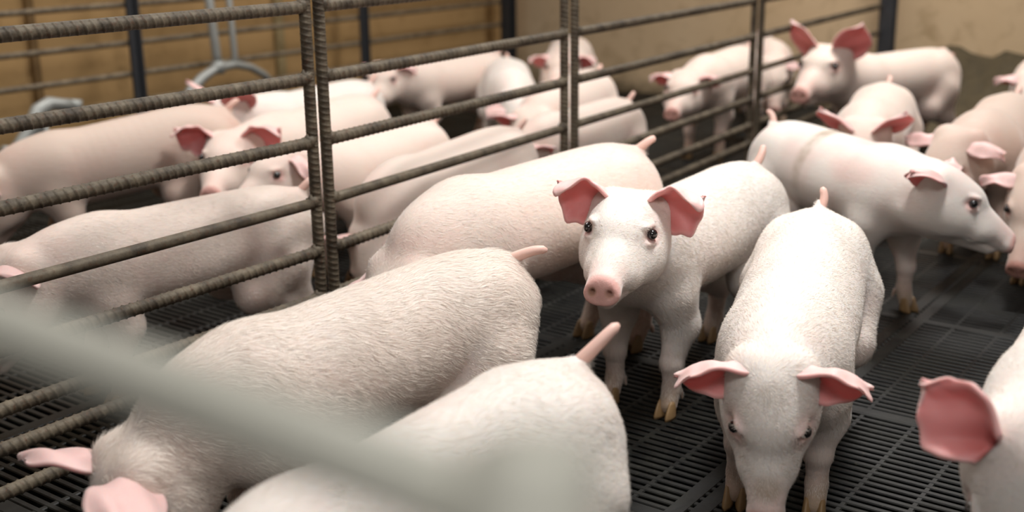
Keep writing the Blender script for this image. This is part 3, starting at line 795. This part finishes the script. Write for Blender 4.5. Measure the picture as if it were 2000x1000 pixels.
# manure heaped against the back wall on the right
def heap():
    V = []; F = []; n, m_ = 60, 14; o = WALL_A + WD * 1.0
    rg = np.random.default_rng(3)
    for i in range(n):
        s = 0.1 + 3.0 * i / (n - 1); top = 0.10 + 0.23 * smoothstep(0.0, 0.4, s) + 0.03 * math.sin(9 * s) + 0.02 * math.sin(23 * s + 1)
        for j in range(m_):
            t = j / (m_ - 1); q = WALL_A + WD * s - WN * (0.55 * t) - WN * 0.004
            z = top * (1 - t) ** 1.6 + (0.030 * rg.normal() + 0.03 * math.sin(7 * s + 5 * t)) * (1 - t) * min(1.0, 4 * t + 0.2)
            V.append((q.x, q.y, max(z, -0.004) if j < m_ - 1 else -0.01))
    for i in range(n - 1):
        for j in range(m_ - 1): F.append((i * m_ + j, i * m_ + j + 1, (i + 1) * m_ + j + 1, (i + 1) * m_ + j))
    t = NT('manure'); k = t.noise(18, 6, 0.7); t.set(Base_Color=t.mix(k, (0.035, 0.026, 0.012), (0.125, 0.09, 0.04)), Roughness=0.7); t.bump(k, 0.8, 0.03)
    o = mesh_obj('manure', V, F, t.m); tag(o, 'dark brown manure heaped along the foot of the back wall at right', 'manure'); o['kind'] = 'stuff'
heap()

# ------------------------------------------------------------------ the pigs
NEAR = 'pigs in the pen on the camera side of the fence'; FAR = 'pigs in the pen behind the rebar fence'
E_STAR = dict(az=80, el=22, op=(0.9, 0, -0.1), L=0.116, W=0.118, cup=0.85, droop=0.15, notch=1.0, curl=0.9)
E_SIDE = dict(az=82, el=8, op=(0.8, 0, -0.7), L=0.118, W=0.10, cup=0.95, droop=0.3, notch=0.5, curl=0.7)
E_FWD = dict(az=55, el=0, op=(0.6, 0.2, -0.75), L=0.125, W=0.10, cup=0.75, droop=0.35, notch=0.2, curl=0.4)
E_P4 = dict(az=84, el=4, op=(0.9, 0, 0.45), L=0.132, W=0.10, cup=0.95, droop=0.2, notch=0.6, curl=0.8)
E_P6 = dict(push=0.030, az=125, el=-6, op=(0.15, 0, 1.0), L=0.112, W=0.10, cup=0.9, droop=0.0, notch=0.7, curl=0.3)
E_BACK = dict(az=138, el=12, op=(0.1, 0.6, -0.8), L=0.118, W=0.10, cup=0.9, droop=0.3, notch=0.3, curl=0.6)
E_P1 = dict(az=84, el=38, op=(1.0, 0, 0.1), L=0.150, W=0.105, cup=0.8, droop=0.35, notch=0.2, curl=0.3)
E_UP = dict(az=62, el=52, op=(0.8, 0.45, -0.2), L=0.150, W=0.115, cup=0.8, droop=0.0, notch=0.2, curl=0.2)

# near pen
make_pig('pink-flanked pig with lowered head in front of the fence, tail sticking out right', (-0.385, 1.560), -138, h=0.0042, lift=0.066, neck_len=0.13, dip=0.035, neck=(-4, 30), head=(0, 68, 0), ear=E_P1, tail=(-42, 4), tail_len=0.075, hair=110000, hair_len=0.021, group=NEAR, steps=(0.03, -0.03, 0, 0))
make_pig('white pig seen from behind at the bottom edge, tail raised', (-0.224, 1.035), -127, h=0.0045, neck=(0, 30), head=(0, 45, 0), tail=(-30, 30), tail_len=0.08, hair=60000, skin=SKIN_W, group=NEAR)
make_pig('pig looking straight at the camera with notched pink ears and raised head', (0.252, 2.180), -126, h=0.0030, lift=0.068, dirts_shades=((('h', 0.020, 0.048, 0.066), (0.022, 0.016, 0.02), 0.9), (('h', 0.16, -0.03, 0.01), (0.03, 0.02, 0.03), 0.25)), neck=(20, -38), head=(19, 2, -3), ear=E_STAR, tail=(0, 40), hair=70000, skin=SKIN_W, group=NEAR)
make_pig('white pig walking head down towards the camera with a muddy snout', (0.429, 1.756), -110, h=0.0030, hs=0.98, dip=0.045, neck_len=0.12, neck=(1, -8), head=(8, 53, 0), ear=E_P4, dirts_shades=((('h', 0.05, 0, 0.072), (0.05, 0.035, 0.03), 0.30), (('h', 0.195, 0, -0.005), (0.035, 0.032, 0.028), 0.85)), pinks=((('h', 0.10, 0.06, 0.02), (0.05, 0.03, 0.045), 0.8), (('h', 0.10, -0.06, 0.02), (0.05, 0.03, 0.045), 0.8)), tail=(0, 70), tail_len=0.05, hair=80000, skin=SKIN_W, group=NEAR)
make_pig('pig walking right with a painted brown shadow stripe across its hip', (0.912, 2.740), -68, h=0.0042, neck=(-5, -10), head=(54, 20, 0), hs=1.02, ear=dict(E_SIDE, az=72, el=26), earR=dict(E_BACK, L=0.14), pinks=(((0.10, -0.10, 0.36), (0.12, 0.08, 0.05), 0.5), ((0.05, 0, 0.42), (0.12, 0.04, 0.03), 0.5)), dirts_shades=(((-0.13, 0, 0.36), (0.036, 0.2, 0.17), 1.0),), tail=(0, 30), skin=SKIN_W, group=NEAR)  # hip stripe is a cast shadow painted into the skin tint
make_pig('pig cut off by the right edge showing the inside of one red ear', (0.705, 1.366), -124, h=0.0042, scale=0.93, hs=1.03, neck=(-9, -10), head=(5, 75, 0), ear=E_P6, hair=40000, skin=SKIN_W, group=NEAR)
make_pig('pig behind the lowered-head pig, rump beside the fence, face hidden', (-0.100, 2.213), -133, h=0.005, scale=0.955, lift=0.065, dip=0.005, neck=(0, 35), head=(0, 50, 0), ear=E_FWD, hair=30000, group=NEAR, tail=(-30, 15))
make_pig('small pig with its face hidden behind the shadow-striped pig', (1.062, 3.467), -113, h=0.006, neck=(5, -5), head=(0, 35, 0), ear=E_UP, group=NEAR)
make_pig('pig with tall upright lilac ears by the wall post', (1.341, 4.574), -150, h=0.006, scale=0.88, hs=1.32, tail=(0, -30), neck=(-12, -32), head=(22, 5, 0), ear=E_UP, skin=SKIN, group=NEAR)
make_pig('beige pig at the right edge with drooping red ears', (1.313, 3.243), -122, h=0.006, lift=0.05, hs=1.2, neck=(-8, -5), head=(-25, 38, 0), ear=E_SIDE, skin=SKIN_B, group=NEAR)
make_pig('dark pig at the right edge, only an ear tip behind the shadow-striped pig', (1.395, 2.935), -128, h=0.006, neck=(0, 15), head=(0, 35, 0), ear=E_SIDE, skin=SKIN_B, group=NEAR)
make_pig('pig beyond the right edge, a lilac ear tip before the manure', (2.032, 4.507), -121, h=0.006, neck=(0, 3), head=(0, 26, 0), ear=E_SIDE, group=NEAR)
# behind the fence
make_pig('long pale pig standing along the fence, facing left', (-0.838, 2.262), -140, h=0.005, scale=0.82, neck=(0, 0), head=(0, 45, 0), hair=30000, group=FAR)
make_pig('darker beige pig with a wide flank behind the long pale pig', (-1.285, 3.225), -152, h=0.006, scale=0.87, lift=0.075, dip=0.06, neck=(4, 15), head=(0, 50, 0), skin=SKIN_B, group=FAR)
make_pig('pig facing the camera with two spread red ears beside the beige pig', (-0.685, 3.350), -118, h=0.006, neck=(-18, 0), head=(24, 5, 0), ear=dict(E_STAR, L=0.135, W=0.115), group=FAR)
make_pig('pig with a hanging ear and dark eye left of the first double upright', (-0.475, 3.085), -122, h=0.006, scale=0.79, lift=0.06, neck=(-30, -14), head=(-8, 8, 0), ear=dict(E_SIDE, el=-8, droop=0.6), group=FAR)
make_pig('white pig whose back slopes up behind the second fence panel', (-0.275, 2.865), -127, h=0.006, scale=0.84, dip=0.03, neck=(5, 55), head=(20, 60, 0), group=FAR)
make_pig('plump pig seen from behind right of the second double upright', (0.115, 3.500), -126, h=0.006, scale=0.80, neck=(-25, 10), head=(30, 42, 0), group=FAR)
make_pig('pig standing side-on by the far wall, face to the left', (-0.385, 4.860), -133, h=0.006, scale=0.83, neck=(-28, -12), head=(32, 10, 0), ear=E_SIDE, group=FAR)
make_pig('white pig with head lowered towards the fence and purple-tinged ears', (0.001, 4.500), -88, h=0.006, scale=0.82, neck=(9, 19), head=(6, 43, 0), ear=E_FWD, skin=SKIN_W, group=FAR)
make_pig('pig facing the camera in the far corner beside the post', (0.240, 5.122), -96, h=0.006, neck=(0, -5), head=(-5, 0, 0), ear=E_SIDE, group=FAR)
make_pig('pig whose back and tail show behind the plump pig', (0.130, 4.020), -114, h=0.006, scale=0.84, neck=(0, 15), head=(0, 40, 0), group=FAR)
make_pig('pig with a violet snout looking through the rails', (0.773, 4.654), -119, h=0.006, neck=(-13, 7), head=(6, 5, 0), ear=E_SIDE, group=FAR)
make_pig('pig half hidden by the third double upright', (1.200, 5.420), -92, h=0.006, scale=0.82, neck=(-8, 10), head=(-5, 40, 0), ear=E_SIDE, group=FAR)
make_pig('white pig behind the pig with spread red ears', (-0.788, 3.853), -125, h=0.006, scale=0.84, neck=(-18, -25), head=(0, 28, 0), ear=E_UP, skin=SKIN_W, group=FAR)
#@@END
